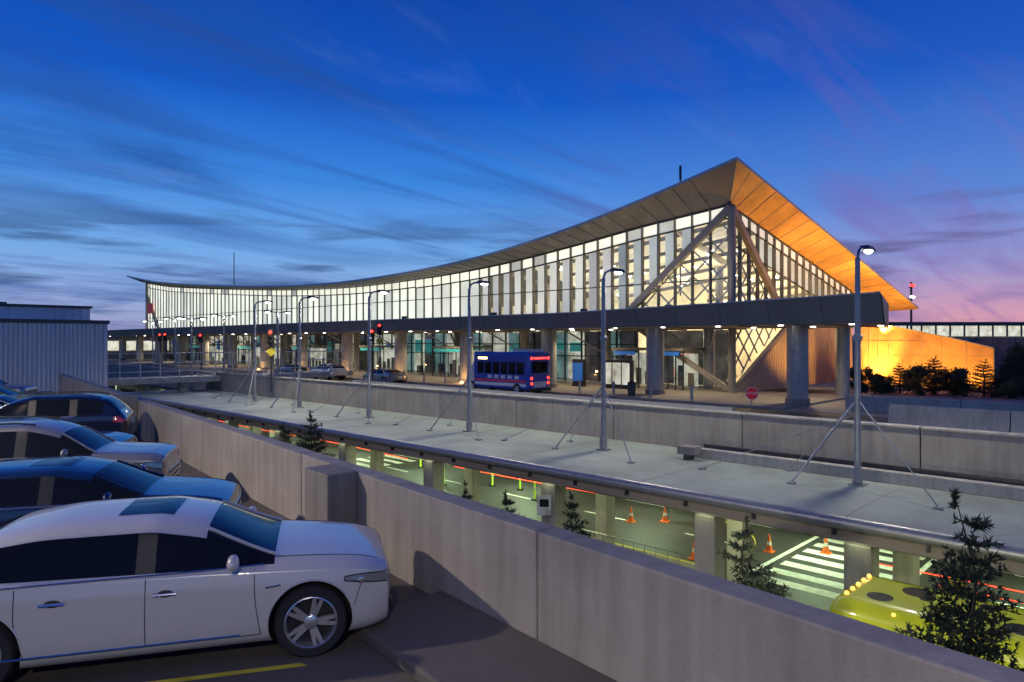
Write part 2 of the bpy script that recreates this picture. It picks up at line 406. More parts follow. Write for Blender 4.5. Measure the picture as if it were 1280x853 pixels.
while p<72:
    q=p+1.5
    eg.box(p-.04,p+.04,SE-.2,SE+.1,-3.7 if p<48 else 1.2,zgl(p)-.02,'fin')
    eg.beam((p,SE-.02,zgl(p)-.9),(q,SE-.02,zgl(q)-.9),.12,.12,'frame');eg.beam((p,SE-.02,zgl(p)-.05),(q,SE-.02,zgl(q)-.05),.15,.12,'frame')
    eg.beam((p,SE-.02,zgl(p)-.9-1.9),(q,SE-.02,zgl(q)-.9-1.9),.12,.1,'frame')
    ef.poly([(p+.06,SE+.02,zgl(p)-.85),(q-.06,SE+.02,zgl(q)-.85),(q-.06,SE+.02,zgl(q)-.1),(p+.06,SE+.02,zgl(p)-.1)],'f1')
    if p>51: ef.poly([(p+.2,SE+.03,zgl(p)-2.7),(q-.2,SE+.03,zgl(q)-2.7),(q-.2,SE+.03,zgl(q)-1.0),(p+.2,SE+.03,zgl(p)-1.0)],R.choice(['f1','f2','f1']))
    egl.poly([(p,SE,1.2),(q,SE,1.2),(q,SE,zgl(q)-.9),(p,SE,zgl(p)-.9)],'glass')
    p=q
eg.make('gable_mullions',T);ef.make('gable_panels',T);egl.make('gable_glass',T)
br=MB();ap=(46.7,23.5,9.8)
br.beam(ap,(46.7,32.6,2.3),.4,.5,'brace');br.beam(ap,(55.2,23.3,2.3),.4,.5,'brace')
br.tube((46.75,23.45,-3.8),(46.75,23.45,9.7),.28,'brace',16)
br.beam((46.75,23.4,-3.7),(56.3,23.3,1.3),.3,.35,'brace');br.beam((46.75,23.4,-3.7),(46.7,31.5,1.0),.3,.35,'brace')
def lattice(f,u0,u1,zfun_lo,zfun_hi,step,sl=1.0):
    k=-20.
    while k<30:
        for sg in (1,-1):
            seg=[]
            for j in range(61):
                u=u0+(u1-u0)*j/60;zz=k+sg*sl*(u-u0)
                if zfun_lo(u)<=zz<=zfun_hi(u): seg.append((u,zz))
                elif len(seg)>1: break
                else: seg=[]
            if len(seg)>1: br.beam(f(*seg[0]),f(*seg[-1]),.09,.11,'edge')
        k+=step
lattice(lambda u,zz:(47.2,u,zz),SE,32,lambda u:2.2,lambda u:9.7-(u-SE)*.84,2.0,.95)
lattice(lambda u,zz:(u,SE+.22,zz),47,55.4,lambda u:1.2,lambda u:9.7-(u-47)*.85,2.0,.95)
lattice(lambda u,zz:(u,SE+.22,zz),47,57,lambda u:-3.7+(u-47)*.52,lambda u:1.2,1.7,.95)
br.make('corner_braces',T,smooth=True)
rw=MB();p=48.2
while p<73:
    top=min(1.25,-3.9+(p-47)*.52);rw.box(p,p+.22,SE-.06,SE+.1,ZU,top,'tan');rw.box(p+.22,p+.34,SE,SE+.1,ZU,top,'tan');p+=.34
rw.box(50,73,SE-.15,SE+.15,1.26,1.5,'alu')
rw.make('ribbed_wall',T)
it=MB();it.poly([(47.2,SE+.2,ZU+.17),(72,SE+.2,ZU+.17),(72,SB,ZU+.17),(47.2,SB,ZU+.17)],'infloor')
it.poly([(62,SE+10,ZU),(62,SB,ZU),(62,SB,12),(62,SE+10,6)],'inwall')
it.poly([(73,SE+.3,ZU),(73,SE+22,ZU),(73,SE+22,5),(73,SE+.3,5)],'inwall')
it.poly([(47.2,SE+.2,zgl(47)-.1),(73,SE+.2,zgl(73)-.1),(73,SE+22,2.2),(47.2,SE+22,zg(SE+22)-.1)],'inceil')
for i in range(11):
    y=SE+5+i*10;it.tube((55,y,ZU+.2),(55,y,6.5),.35,'edge',12)
    it.beam((47.5,y,min(zg(y)-.4,9)),(61,y,5.6),.25,.5,'edge')
for i in range(8):
    it.beam((49+3*i,SE+.5,zgl(49+3*i)-.5),(49+3*i,SE+20,zgl(49+3*i)-2.6),.15,.3,'fin')
for i in range(60):
    x=R.uniform(50,70);y=R.uniform(SE+2,SE+20);zz=zgl(x)-.3-.05*(y-SE)
    it.box(x-.12,x+.12,y-.12,y+.12,zz-1.2,zz-1.1,'lampw')
it.box(50,50.3,SE+1,SB,1.0,1.9,'edge')
it.make('interior',T)
for (x,y,z_,pw) in ((56,30,0,2300),(66,30,1,1700),(54,42,1,900),(54,60,1,700),(54,90,1,800)):
    light('interior_light','POINT',(x,y,z_),pw,(1,.74,.38) if y<40 else (1,.88,.66),T,.6)
cn=MB()
st_=[(11,2.46,38.0),(20,2.25,38.05),(32,2.02,38.1),(150,1.98,38.1)]
for (ya,za,xa),(yb,zb_,xb) in zip(st_,st_[1:]):
    y0b=14 if ya==11 else ya
    cn.hexa([(38.5,ya,.95),(50,y0b,.95),(50,yb,.95),(38.5,yb,.95),(xa,ya,za),(50,y0b,2.5),(50,yb,2.5),(xb,yb,zb_)],'alu')
cn.make('canopy',T)
cs=MB();cs.poly([(38.6,11.3,.94),(49.9,14.2,.94),(49.9,150,.94),(38.6,150,.94)],'soffc')
for y in range(14,150,5): cs.box(38.7,49.9,y-.05,y+.05,.86,.935,'alu')
for (ya,za,xa),(yb,zb_,xb) in zip(st_,st_[1:]):
    cs.beam((xa-.03,ya,za+.02),(xb-.03,yb,zb_+.02),.14,.08,'edge')
    yy=ya
    while yy<yb:
        t_=(yy-ya)/(yb-ya);zt=za+(zb_-za)*t_;xt=xa+(xb-xa)*t_
        cs.hexa([(38.48,yy-.015,.97),(38.5,yy-.015,.97),(38.5,yy+.015,.97),(38.48,yy+.015,.97),(xt-.02,yy-.015,zt),(xt,yy-.015,zt),(xt,yy+.015,zt),(xt-.02,yy+.015,zt)],'roofm');yy+=3
cs.poly([(38.6,11-.03,.98),(50,14-.03,.98),(50,14-.03,2.45),(38.1,11-.03,2.42)],'wood')
for y in range(13,150,4):
    for x in (40,45): cs.tube((x,y,.93),(x,y,.90),.16,'lampw',10)
cs.make('canopy_soffit',T)
# fill lights and housings added on the canopy to brighten braces, facade and soffit
fl=MB()
for (y,pw) in ((25.5,650),(33,420),(43,330),(56,300)):
    fl.box(41.3,41.7,y-.2,y+.2,2.1,2.5,'dsteel')
    l=light('facade_fill_light','SPOT',(41.5,y,2.75),pw,(1,.84,.62),T,.2,spot=120);aim(l,(46.5,y+1,8))
fl.make('facade_fill_housings',T,bevel=.02)
for y in list(range(17,90,9))+[105,130]:
    light('canopy_downlight','SPOT',(43.5,y,.8),680 if y<95 else 1100,(1,.80,.50),T,.2,spot=150)
co=MB()
for i in range(14):
    y=16.6+10*i
    co.tube((41.5,y,ZU+.1),(41.5,y,.95),.62,'steel' if i<2 else 'concl',24)
    co.tube((41.5,y,ZU+.1),(41.5,y,ZU+.45),.7,'concd',24)
    co.tube((49.2,y,ZU+.1),(49.2,y,.95),.45,'steel' if i<2 else 'concl',16)
    if i>0:
        co.beam((49.2,y,-1.2),(46.2,y+2.2,.9),.14,.14,'edge');co.beam((49.2,y,-1.2),(46.2,y-2.2,.9),.14,.14,'edge')
co.make('columns',T,smooth=True)
up_l=MB()
for i in range(3,8):
    y=16.6+10*i;up_l.tube((40.3,y-.7,ZU+.15),(40.3,y-.7,ZU+.3),.14,'lampo',10)
    light('column_uplight','POINT',(40.2,y-.8,ZU+.6),60,(1,.55,.2),T,.12)
up_l.make('uplight_fixtures',T)
sf=MB();y=34.
while y<148:
    m_=R.choice(['store1','store3','store3','store2','store3','store1'])
    sf.poly([(50.4,y,ZU+.2),(50.4,y+2,ZU+.2),(50.4,y+2,.9),(50.4,y,.9)],m_)
    if R.random()<.6: sf.box(50.2,50.3,y+.3,y+1.6,R.uniform(-1.6,-.6),R.uniform(-.5,.2),R.choice(['bsign','teal','store1','edge']))
    if R.random()<.5: sf.box(50.15,50.35,y+.2,y+1.2,ZU+.2,R.uniform(-3,-2.2),'black')
    if y<90: sf.poly([(50.0,y,ZU+.2),(50.0,y+2,ZU+.2),(50.0,y+2,.9),(50.0,y,.9)],'glass')
    sf.box(49.9,50.05,y-.06,y+.06,ZU+.16,.93,'frame')
    for zz in (ZU+.3,ZU+2.5,-.3): sf.box(49.92,50.04,y+.06,y+1.94,zz-.05,zz+.05,'frame')
    y+=2
sf.poly([(52,26,ZU+.2),(52,34,ZU+.2),(52,34,.9),(52,26,.9)],'store3')
sf.make('storefront',T)
vb=MB()
for y in (27,31,52,66,83,100,120):
    w=5 if y>31 else 2.6
    vb.box(45.9,49.8,y,y+w,-.75,-.55,'alu')
    for a in [y+j*w/4 for j in range(5)]: vb.box(45.95,46.03,a-.04,a+.04,ZU+.16,-.75,'frame')
    vb.poly([(46,y,ZU+.2),(46,y+w,ZU+.2),(46,y+w,-.75),(46,y,-.75)],'glass')
    vb.poly([(46.1,y,ZU+.2),(49.8,y,ZU+.2),(49.8,y,-.75),(46.1,y,-.75)],'glass')
    vb.poly([(48.6,y+.2,ZU+.3),(48.6,y+w-.2,ZU+.3),(48.6,y+w-.2,-1.0),(48.6,y+.2,-1.0)],'store1')
    for a in [y+.5+j*.9 for j in range(int(w))]: vb.box(48.4,48.5,a,a+.5,ZU+.3,ZU+1.2+R.random()*.8,'store3')
    vb.box(45.86,45.9,y+.3,y+w-.3,-1.12,-.82,'teal' if w>3 else 'bsign')
vb.make('entrance_vestibules',T)
for (x,y,z_,tx,pw) in ((56,17.5,-3.4,(58,23.5,4),1600),(65,17,-3.4,(66,23.0,3),1900),(72,16,-3.4,(73,22.5,2.5),2100),(50,18,3.2,(52,22.8,9.5),950),(57,18.5,3.2,(60,22.6,7.5),1100),(66,18.5,1.0,(70,22.5,5),1700),(76,17,0,(78,22,4),1200)):
    l=light('gable_floodlight','SPOT',(x,y,z_),pw*1.5,(1,.50,.12),T,.2,spot=110);aim(l,tx)
fx=MB()
for (x,y) in ((56,17.4),(65,16.9),(72,15.9)): fx.box(x-.2,x+.2,y-.15,y+.15,ZU+.03,-3.55,'dsteel')
fx.make('floodlight_housings',T,bevel=.02)
lt=MB();lt.beam((46.9,150,9.5),(46.9,143,2.4),.5,.6,'brace');lt.beam((46.9,150,zg(150)),(46.9,150,2.4),.4,.4,'brace');lt.box(46.5,46.6,145.5,148.5,5.5,7.5,'sred')
lt.make('end_brace',T)

gw=MB();P=[]
for i in range(25):
    t_=i/24;r=29.6+10.6*t_;d=58+3.5*math.sin(t_*math.pi)-1.0*t_
    q=cw(r,d);h=1.3-1.9*max(0,(t_-.35)/.65)**1.6;P.append((q.x,q.y,h))
for a,b in zip(P,P[1:]):
    gw.poly([(a[0],a[1],ZU),(b[0],b[1],ZU),(b[0],b[1],b[2]),(a[0],a[1],a[2])],'wood')
    gw.beam((a[0],a[1],a[2]),(b[0],b[1],b[2]),.35,.12,'tan')
for a in P[::3]: gw.tube((a[0]-.04,a[1]-.04,ZU),(a[0]-.04,a[1]-.04,a[2]),.025,'tan',5)
for zz in (-2.6,-1.3,0): 
    for a,b in zip(P[:(25 if zz<-1 else 16)],P[1:]): gw.beam((a[0]-.03,a[1]-.03,zz),(b[0]-.03,b[1]-.03,zz),.03,.02,'tan')
gw.make('curved_golden_wall')
for (r,d,pw_) in ((31,55.5,950),(34.5,57,800),(38.0,56,560)):
    q=cw(r,d,-3.6);l=light('ground_floodlight','SPOT',q,pw_,(1,.53,.10),None,.2,spot=140);aim(l,cw(r+.5,d+6,-.5))
g=MB();g.box(72,90,14.5,14.8,ZU,.2,'concd');g.box(70,100,4,4.3,ZU,-1.2,'concd');g.make('service_wall')

# ------------------------------------------------------------ parking structure
px=lambda s:4.5+.114*s
pk=empty('parking_garage')
g=MB()
g.hexa([(-60,-40,ZL),(px(-40)+.0,-40,ZL),(px(50),50,ZL),(-60,50,ZL),(-60,-40,ZP),(px(-40),-40,ZP),(px(50),50,ZP),(-60,50,ZP)],'park');g.make('floor_slab',pk)
g=MB()
y=-14.0+.6
while y<46:
    y2=y+5.98
    if y>42:y2=48
    a=px(y);b=px(y2)
    g.hexa([(a,y,ZL),(a+.3,y,ZL),(b+.3,y2,ZL),(b,y2,ZL),(a,y,-1.9),(a+.3,y,-1.9),(b+.3,y2,-1.9),(b,y2,-1.9)],'conc');y+=6
g.make('parapet_wall',pk,bevel=.02)
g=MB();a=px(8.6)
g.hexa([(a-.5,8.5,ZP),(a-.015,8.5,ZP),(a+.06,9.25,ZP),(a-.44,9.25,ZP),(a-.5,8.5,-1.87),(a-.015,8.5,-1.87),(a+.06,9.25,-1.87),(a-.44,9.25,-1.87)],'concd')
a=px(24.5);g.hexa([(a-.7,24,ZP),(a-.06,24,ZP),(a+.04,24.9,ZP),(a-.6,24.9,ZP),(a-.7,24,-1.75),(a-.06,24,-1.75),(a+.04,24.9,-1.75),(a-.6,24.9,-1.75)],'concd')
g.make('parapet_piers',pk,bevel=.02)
g=MB()
w=1.35
g.hexa([(px(-14)-w,-14,ZP),(px(-14)-.002,-14,ZP),(px(6.3)-.002,6.3,ZP),(px(6.3)-w+.1,6.3,ZP),(px(-14)-w,-14,ZP+.14),(px(-14)-.002,-14,ZP+.14),(px(6.3)-.002,6.3,ZP+.14),(px(6.3)-w+.1,6.3,ZP+.14)],'park')
g.make('kerb_walkway',pk,bevel=.03)
g=MB();z=ZP+.004
hd=math.radians(-29.5);dx,dy=math.cos(hd),math.sin(hd)
for k in range(-3,12):
    bx,by=px(6+k*3.25)-1.9,5.95+k*3.25
    g.poly([(bx,by,z),(bx-5.2*dx,by-5.2*dy,z),(bx-5.2*dx-.03,by-5.2*dy+.11,z),(bx-.03,by+.11,z)],'yellow')
g.make('bay_markings',pk)
def lot_lamp(x,y,h,pw):
    e=empty('parking_lamp',(x,y,ZP));m=MB();m.tube((0,0,0),(0,0,h),.1,'dsteel',12,.07);m.tube((0,0,0),(0,0,.7),.28,'concl',14)
    m.tube((0,0,h-.05),(.9,0,h),.04,'dsteel',8);m.box(.6,1.25,-.2,.2,h-.02,h+.12,'dsteel');m.box(.66,1.2,-.15,.15,h-.05,h-.021,'lampw');m.make('pole',e)
    light('lamp_bulb','SPOT',(.93,0,h-.15),pw,(1,.87,.72),e,.18,spot=172)
lot_lamp(-6,15,7.5,5600);lot_lamp(-9,38,7.5,4300);lot_lamp(-5,-4,7.5,2200)
wl=empty('added_wall_fill',(px(4)+.3,4,-3.6));m=MB();m.box(0,.25,-.2,.2,-.1,.1,'dsteel');m.box(.03,.22,-.17,.17,-.14,-.101,'lampw');m.make('housing',wl)  # fixture added on the outer wall to brighten the spotted shuttle
l=light('lamp_bulb','SPOT',(.35,0,-.2),1100,(1,.95,.7),wl,.12,spot=80);aim(l,(10.5,.6,-3.2))  # added fill spot aimed at the shuttle side

cb=empty('corrugated_building')
g=MB();g.box(-25,13.4,50.5,80,ZL,1.12,'corr');x=-25
while x<13.3: g.box(x,x+.12,50.42,50.5,ZL,1.1,'corr');x+=.24
g.box(-25,13.5,50.38,50.6,1.121,1.35,'dsteel')
g.make('walls',cb)
g=MB();g.box(-25,13.0,53,80,1.36,2.2,'corr');x=-25
while x<12.9: g.box(x,x+.2,52.94,53,1.36,2.18,'corr');x+=.5
g.box(-25,13.1,52.8,80,2.21,2.36,'dsteel');g.make('upper_storey',cb)
g=MB();g.tube((6,60,2.3),(6,60,3.2),.06,'dsteel');g.sph((6,60,3.4),.55,'concl',10,6,(1,1,.5));g.box(8,9.5,60,61,2.36,2.8,'dsteel');g.make('roof_equipment',cb)

pb=empty('pedestrian_bridge')
g=MB();g.box(13.6,38,60,63,-3.5,-3.05,'concl')
for i in range(17): g.tube((13.8+i*1.5,60.1,-3.05),(13.8+i*1.5,60.1,-1.0),.05,'edge',6)
for zz in (-1.0,-1.8,-2.5): g.tube((13.8,60.1,zz),(37.8,60.1,zz),.045,'edge',6)
for x in (16,22,30): g.box(x-.3,x+.3,61,61.6,ZL,-3.5,'concl')
g.make('deck_and_rails',pb)
g=MB();g.box(10,13.5,42,49,ZL,-4.4,'concd');g.make('service_block')
sc=empty('stair_canopy')
g=MB();a0=Vector((8.9,29.5,-2.3));a1=Vector((8.9,34.5,-2.3));b0=Vector((12.9,29.5,-3.9));b1=Vector((12.9,34.5,-3.9))
for i in range(9):
    t_=i/8;g.beam(a0.lerp(a1,t_),b0.lerp(b1,t_),.07,.12,'edge')
g.beam(a0,a1,.1,.14,'edge');g.beam(b0,b1,.1,.14,'edge');g.poly([a0,a1,b1,b0],'store3')
for q in (a0,a1,b0,b1): g.tube((q.x,q.y,ZL),(q.x,q.y,q.z-.05),.07,'steel')
g.make('frame',sc)

# ------------------------------------------------------------ background
g=MB();pts=[]
for i in range(121):
    az=math.radians(-70+i*1.6);rr=420;h=-2+1.6*R.random()+1.2*math.sin(i*.3)
    q=cw(rr*math.sin(az),rr*math.cos(az));pts.append((q.x,q.y,h+1.5))
for a,b in zip(pts,pts[1:]): g.poly([(a[0],a[1],ZL),(b[0],b[1],ZL),b,a],'hill')
g.make('distant_tree_line')
db=empty('distant_building')
o=cw(132,150,0);rz=math.atan2(-S,C)
g=MB();g.box(-55,55,-6,6,ZL,1.0,'concd');g.box(-55,55,-6.3,-6,1.0,3.2,'bwin');g.box(-56,56,-7,7,3.2,4.0,'dsteel')
for i in range(37): g.box(-55+i*3,-54.7+i*3,-6.5,-6.2,1,3.2,'dsteel')
e=g.make('facade',db);db.location=o;db.rotation_euler=(0,0,rz)
g=MB();q=cw(69,118)
ct=empty('beacon_mast',(q.x,q.y,0));g.tube((0,0,ZL),(0,0,10.2),.18,'dsteel',8);g.box(-1,1,-.2,.2,7.3,7.4,'dsteel');g.box(-1,1,-.2,.2,9.2,9.3,'dsteel')
for x in (-.8,0,.8): g.sph((x,-.2,9.6),.24,'red');g.sph((x,-.2,7.6),.18,'lampw')
g.make('mast',ct)
q=cw(-57,140);g=MB();g.tube((q.x,q.y,ZL),(q.x,q.y,18.2),.16,'dsteel',8,.08);g.make('antenna_mast')
q=cw(14.8,60);g=MB();g.tube((q.x,q.y,4),(q.x,q.y,15.2),.07,'dsteel',6);g.tube((q.x,q.y,14.2),(q.x,q.y,15.4),.12,'dsteel',6);g.make('roof_antenna')
g=MB();q=cw(46,64);g.box(q.x,q.x+14,q.y-10,q.y+4,ZU,.3,'concd');g.make('service_building')
g=MB();g.box(35,60,160,200,ZL,1.5,'concd');g.box(35,60,159.8,160,-2,0,'bwin');g.make('concourse_building')

# ------------------------------------------------------------ vegetation
def conifer(x,y,zb,zt,rad,seed,low=0.0,tuf=6,nm='pine_tree'):
    rr=random.Random(seed);e=empty(nm,(x,y,zb));H=zt-zb
    tk=MB();pts=[(rr.uniform(-.02,.02)*i,rr.uniform(-.02,.02)*i,H*i/8) for i in range(9)]
    for i in range(8): tk.tube(pts[i],pts[i+1],.10*(1-i/8.3),'bark',7,.10*(1-(i+1)/8.3))
    nd=MB();n=int(H*4.4)
    def tuft(c,dr,L):
        k='needle2' if rr.random()<.25 else 'needle'
        for q in range(tuf):
            dv=(Vector((rr.gauss(0,1),rr.gauss(0,1),rr.gauss(0,1))).normalized()*.75+dr*.7).normalized()*rr.uniform(.6,1)*L
            sd=dv.cross(Vector((rr.random()-.5,rr.random()-.5,rr.random()-.5))).normalized()*.014
            nd.poly([c-sd,c+sd,c+dv],k)
    for w in range(n):
        t_=w/n;hh=H*(.10+.88*t_)
        if t_<low: continue
        R0=rad*(1-t_)**.8*rr.uniform(.8,1.1)+.08
        nb_=rr.choice([6,7,8]);a0=rr.uniform(0,6.28)
        for b in range(nb_):
            az=a0+6.283*b/nb_+rr.uniform(-.3,.3);L=R0*rr.uniform(.65,1.15);lift=rr.uniform(-.05,.25)+.35*t_
            cen=Vector(pts[min(8,int(hh/H*8))]);base=Vector((cen.x,cen.y,hh));d0=Vector((math.cos(az),math.sin(az),lift)).normalized();tip=base+d0*L
            tk.tube(base,tip,.016,'bark',4,.004,False)
            m=max(4,int(L*13))
            for j in range(m):
                u=.12+.88*j/m;c=base.lerp(tip,u);tuft(c,d0,.12)
                if L>.3 and j%2==0 and u<.95:
                    for sg in (1,-1):
                        sdv=(d0*.8+Vector((-d0.y,d0.x,0))*sg+Vector((0,0,rr.uniform(-.2,.2)))).normalized();Ls=L*(1-u)*.6+.10
                        c2=c+sdv*Ls;nn=max(2,int(Ls*11))
                        for v in range(1,nn+1): tuft(c.lerp(c2,v/nn),sdv,.10)
    for j in range(12): tuft(Vector((pts[8][0],pts[8][1],H*rr.uniform(.95,1.0))),Vector((0,0,1)),.12)
    tk.make('trunk_and_limbs',e);nd.make('needles',e)
for i,(x,y,zt,rd) in enumerate(((9.1,1.75,-1.75,1.5),(11,5.2,-3.0,1.5),(11,9.05,-3.15,1.3),(11,10.9,-3.4,1.2),(11,12.3,-3.45,1.1),(11,19.6,-2.2,1.7),(11,21.6,-2.75,1.4),(8.5,.3,-2.9,1.5))):
    conifer(x,y,ZL,zt,rd,i+3,.4)
def shrub(name,r,d,zb,h,w,seed,mt='leaf'):
    rr=random.Random(seed);q=cw(r,d);e=empty(name,(q.x,q.y,zb));tk=MB();lf=MB()
    tk.tube((0,0,0),(0,0,h*.5),.09,'bark',7,.05)
    cl=[]
    for k in range(22):
        a=rr.uniform(0,6.28);rad=w*rr.uniform(.1,.85);hh=h*rr.uniform(.15,.92);rad*=1-.6*max(0,hh/h-.5)
        c=Vector((math.cos(a)*rad,math.sin(a)*rad,hh));cl.append((c,rr.uniform(.22,.42)*w*.6));tk.tube((0,0,h*.2),c,.03,'bark',5,.01,False)
    for c,cr_ in cl:
        for j in range(170):
            v=Vector((rr.gauss(0,1),rr.gauss(0,1),rr.gauss(0,.8)))*cr_*.6+c
            a=Vector((rr.gauss(0,1),rr.gauss(0,1),rr.gauss(0,1))).normalized()*.09;b=a.orthogonal().normalized()*.05
            lf.poly([v-a,v+b,v+a,v-b],mt)
    tk.make('trunk_and_limbs',e);lf.make('foliage',e)
for i,(r,d,h,w) in enumerate(((25.5,50,1.9,1.3),(29.3,49,2.0,1.6),(31.5,48.5,1.9,1.5),(33.5,46,1.3,1.3),(38,50,3.0,2.2),(27.3,50.5,1.4,1.2),(40,52,3.6,2.4))): shrub('shrub',r,d,ZU,h,w,i+20,'leaf' if i%2 else 'needle')
for i,(r,d,h,w) in enumerate(((31,50,2.8,1.2),(33.2,48,2.6,1.3),(34.6,47,3.3,1.5),(36.2,49,4.0,1.6),(29,51,2.2,1.1))):
    q=cw(r,d);conifer(q.x,q.y,ZU,ZU+h,w,60+i,0,4)

# ------------------------------------------------------------ vehicles
def wheel(m,x,y,side,r):
    c=(x,y,r)
    m.lathe(c,[(r*.70,side*.105),(r*.93,side*.11),(r*.99,side*.085),(r,0),(r*.99,-side*.085),(r*.9,-side*.11),(r*.6,-side*.1)],'rubber',36)
    m.lathe(c,[(r*.72,side*.108),(r*.69,side*.114),(r*.655,side*.10),(r*.64,side*.02)],'alloy',36)
    m.lathe(c,[(r*.645,side*.018),(.01,side*.019)],'black')
    for k in range(10):
        a=2*math.pi*(k//2)/5+(.15 if k%2 else -.15)
        ca,sa=math.cos(a),math.sin(a)
        p0=Vector((x+ca*r*.12,y+side*.085,r+sa*r*.12));p1=Vector((x+ca*r*.67,y+side*.10,r+sa*r*.67))
        u=Vector((-sa,0,ca));w0,w1=.026,.018;dd=Vector((0,side*-.035,0))
        m.hexa([p0-u*w0+dd,p1-u*w1+dd,p1+u*w1+dd,p0+u*w0+dd,p0-u*w0,p1-u*w1,p1+u*w1,p0+u*w0],'alloy')
    m.lathe(c,[(r*.19,side*.05),(r*.19,side*.1),(r*.14,side*.108),(.005,side*.11)],'alloy')
KINDS={
'sedan':dict(st=[(2.24,.40,.62,.64,'h',.71),(2.20,.22,.80,.735,'h',.81),(2.02,.17,.90,.81,'h',.885),(1.66,.17,.935,.855,'h',.94),(1.10,.17,.94,.88,'h',.985),
 (.46,.17,.94,.90,'c',1.31),(.03,.17,.94,.905,'c',1.395),(-.07,.17,.94,.907,'c',1.40),(-.92,.17,.94,.925,'c',1.395),(-1.38,.17,.94,.94,'c',1.33),
 (-2.05,.17,.935,.965,'h',1.09),(-2.35,.22,.90,.95,'h',1.05),(-2.5,.28,.82,.89,'h',.97),(-2.56,.42,.6,.8,'h',.85)],
 side=[4,5,7,8],top=[4,9],wx=(1.44,-1.40),wr=.35,hz=.70,doors=(.98,-.02,-1.06)),
'suv':dict(st=[(2.20,.46,.66,.82,'h',.90),(2.15,.30,.84,.92,'h',1.01),(1.95,.27,.90,.98,'h',1.08),(1.5,.25,.925,1.0,'h',1.10),(1.02,.25,.925,1.03,'h',1.14),
 (.50,.25,.925,1.05,'c',1.54),(.0,.25,.925,1.06,'c',1.65),(-.1,.25,.925,1.06,'c',1.655),(-.95,.25,.925,1.07,'c',1.65),(-1.05,.25,.925,1.07,'c',1.65),
 (-1.75,.27,.92,1.09,'c',1.60),(-2.1,.3,.90,1.08,'h',1.17),(-2.25,.36,.84,.95,'h',1.0),(-2.3,.46,.65,.8,'h',.84)],
 side=[4,5,7,9],top=[4,10],wx=(1.36,-1.32),wr=.37,hz=.86,doors=(.95,-.05,-1.0))}
CACHE={}
def car_parts(kind):
    if kind in CACHE: return CACHE[kind]
    K=KINDS[kind];st=K['st'];m=MB();PA=mat('paint_slot',(.5,.5,.5));pi=m.mi(PA);gi=m.mi('win');bi=m.mi('black')
    for (x,zb,w,zs,k,zt) in st:
        big=zs-zb>.45
        if k=='h':
            dz=zt-zs;h=[(.88*w,zs+.45*dz),(.74*w,zs+.85*dz),(.45*w,zt-.005),(0,zt)]
        else: h=[(.925*w,zs+.03),(.765*w,zt-.10),(.63*w,zt-.02),(0,zt)]
        half=[(0,zb),(.85*w,zb),(.975*w,zb+.08),(w,zb+.28 if big else zb+.1),(.985*w,zs-.13 if big else zs-.05),(.96*w,zs)]+h
        ring=half+[(-a,b) for a,b in half[8:0:-1]]
        for (y,z_) in ring: m.v.append((x,-y,z_))
    for i in range(len(st)-1):
        for k in range(18):
            a=i*18+k;b=i*18+(k+1)%18;j=k if k<9 else 17-k
            mi=bi if j==0 else pi
            if j==6 and i in K['side']: mi=gi
            if j==6 and (i==6 or (kind=='suv' and i==8)): mi=bi
            if j in (7,8) and i in K['top']: mi=gi
            m.f.append((a,b,b+18,a+18));m.m.append(mi)
    m.f.append(tuple(range(18))[::-1]);m.m.append(pi);n=len(st)-1;m.f.append(tuple(n*18+k for k in range(18)));m.m.append(pi)
    me=m.mesh('body');
    for p in me.polygons: p.use_smooth=True
    ob=bpy.data.objects.new('tmp',me);scene.collection.objects.link(ob)
    ca=me.attributes.new('crease_edge','FLOAT','EDGE')
    for e in me.edges:
        a,b=e.vertices
        if abs(a-b)==18:
            k=a%18;j=k if k<=9 else 18-k
            if j in (5,6): ca.data[e.index].value=.7
            elif j in (7,1): ca.data[e.index].value=.5
            elif j==4: ca.data[e.index].value=.6
        else:
            i=a//18
            if i==0: ca.data[e.index].value=.35
            if i==1: ca.data[e.index].value=.55
            if i==4: ca.data[e.index].value=.5
            if i in (5,9,10) and kind=='sedan': ca.data[e.index].value=.4
            if i in (6,7,8,9) : ca.data[e.index].value=max(ca.data[e.index].value,.4)
    sb=ob.modifiers.new('s','SUBSURF');sb.levels=3;sb.render_levels=3
    dg=bpy.context.evaluated_depsgraph_get();dg.update()
    me1=bpy.data.meshes.new_from_object(ob.evaluated_get(dg));bv=BVHTree.FromPolygons([v.co for v in me1.vertices],[p.vertices[:] for p in me1.polygons])
    ct=MB()
    for wx in K['wx']:
        for sd in (1,-1): ct.tube((wx,sd*.60,K['wr']+.01),(wx,sd*1.2,K['wr']+.01),K['wr']+.045,'black',40)
    co_=ct.make('cut');bo=ob.modifiers.new('b','BOOLEAN');bo.object=co_;bo.operation='DIFFERENCE';bo.solver='EXACT'
    dg=bpy.context.evaluated_depsgraph_get();dg.update()
    body=bpy.data.meshes.new_from_object(ob.evaluated_get(dg))
    for p in body.polygons: p.use_smooth=True
    body.set_sharp_from_angle(angle=math.radians(35))
    bpy.data.objects.remove(ob);bpy.data.objects.remove(co_)
    def side(x,z_,sd,off=.0):
        h=bv.ray_cast(Vector((x,sd*3,z_)),Vector((0,-sd,0)))[0]
        return None if h is None else h+Vector((0,sd*off,0))
    def top(x,y,off=0):
        h=bv.ray_cast(Vector((x,y,3)),Vector((0,0,-1)))[0]
        return None if h is None else h+Vector((0,0,off))
    def front(y,z_,sx=1,off=0):
        h=bv.ray_cast(Vector((sx*4,y,z_)),Vector((-sx,0,0)))[0]
        return None if h is None else h+Vector((sx*off,0,0))
    s=MB();belt=st[6][3]
    def run(pts,r,k): 
        pts=[p for p in pts if p is not None];s.path(pts,r,k,6)
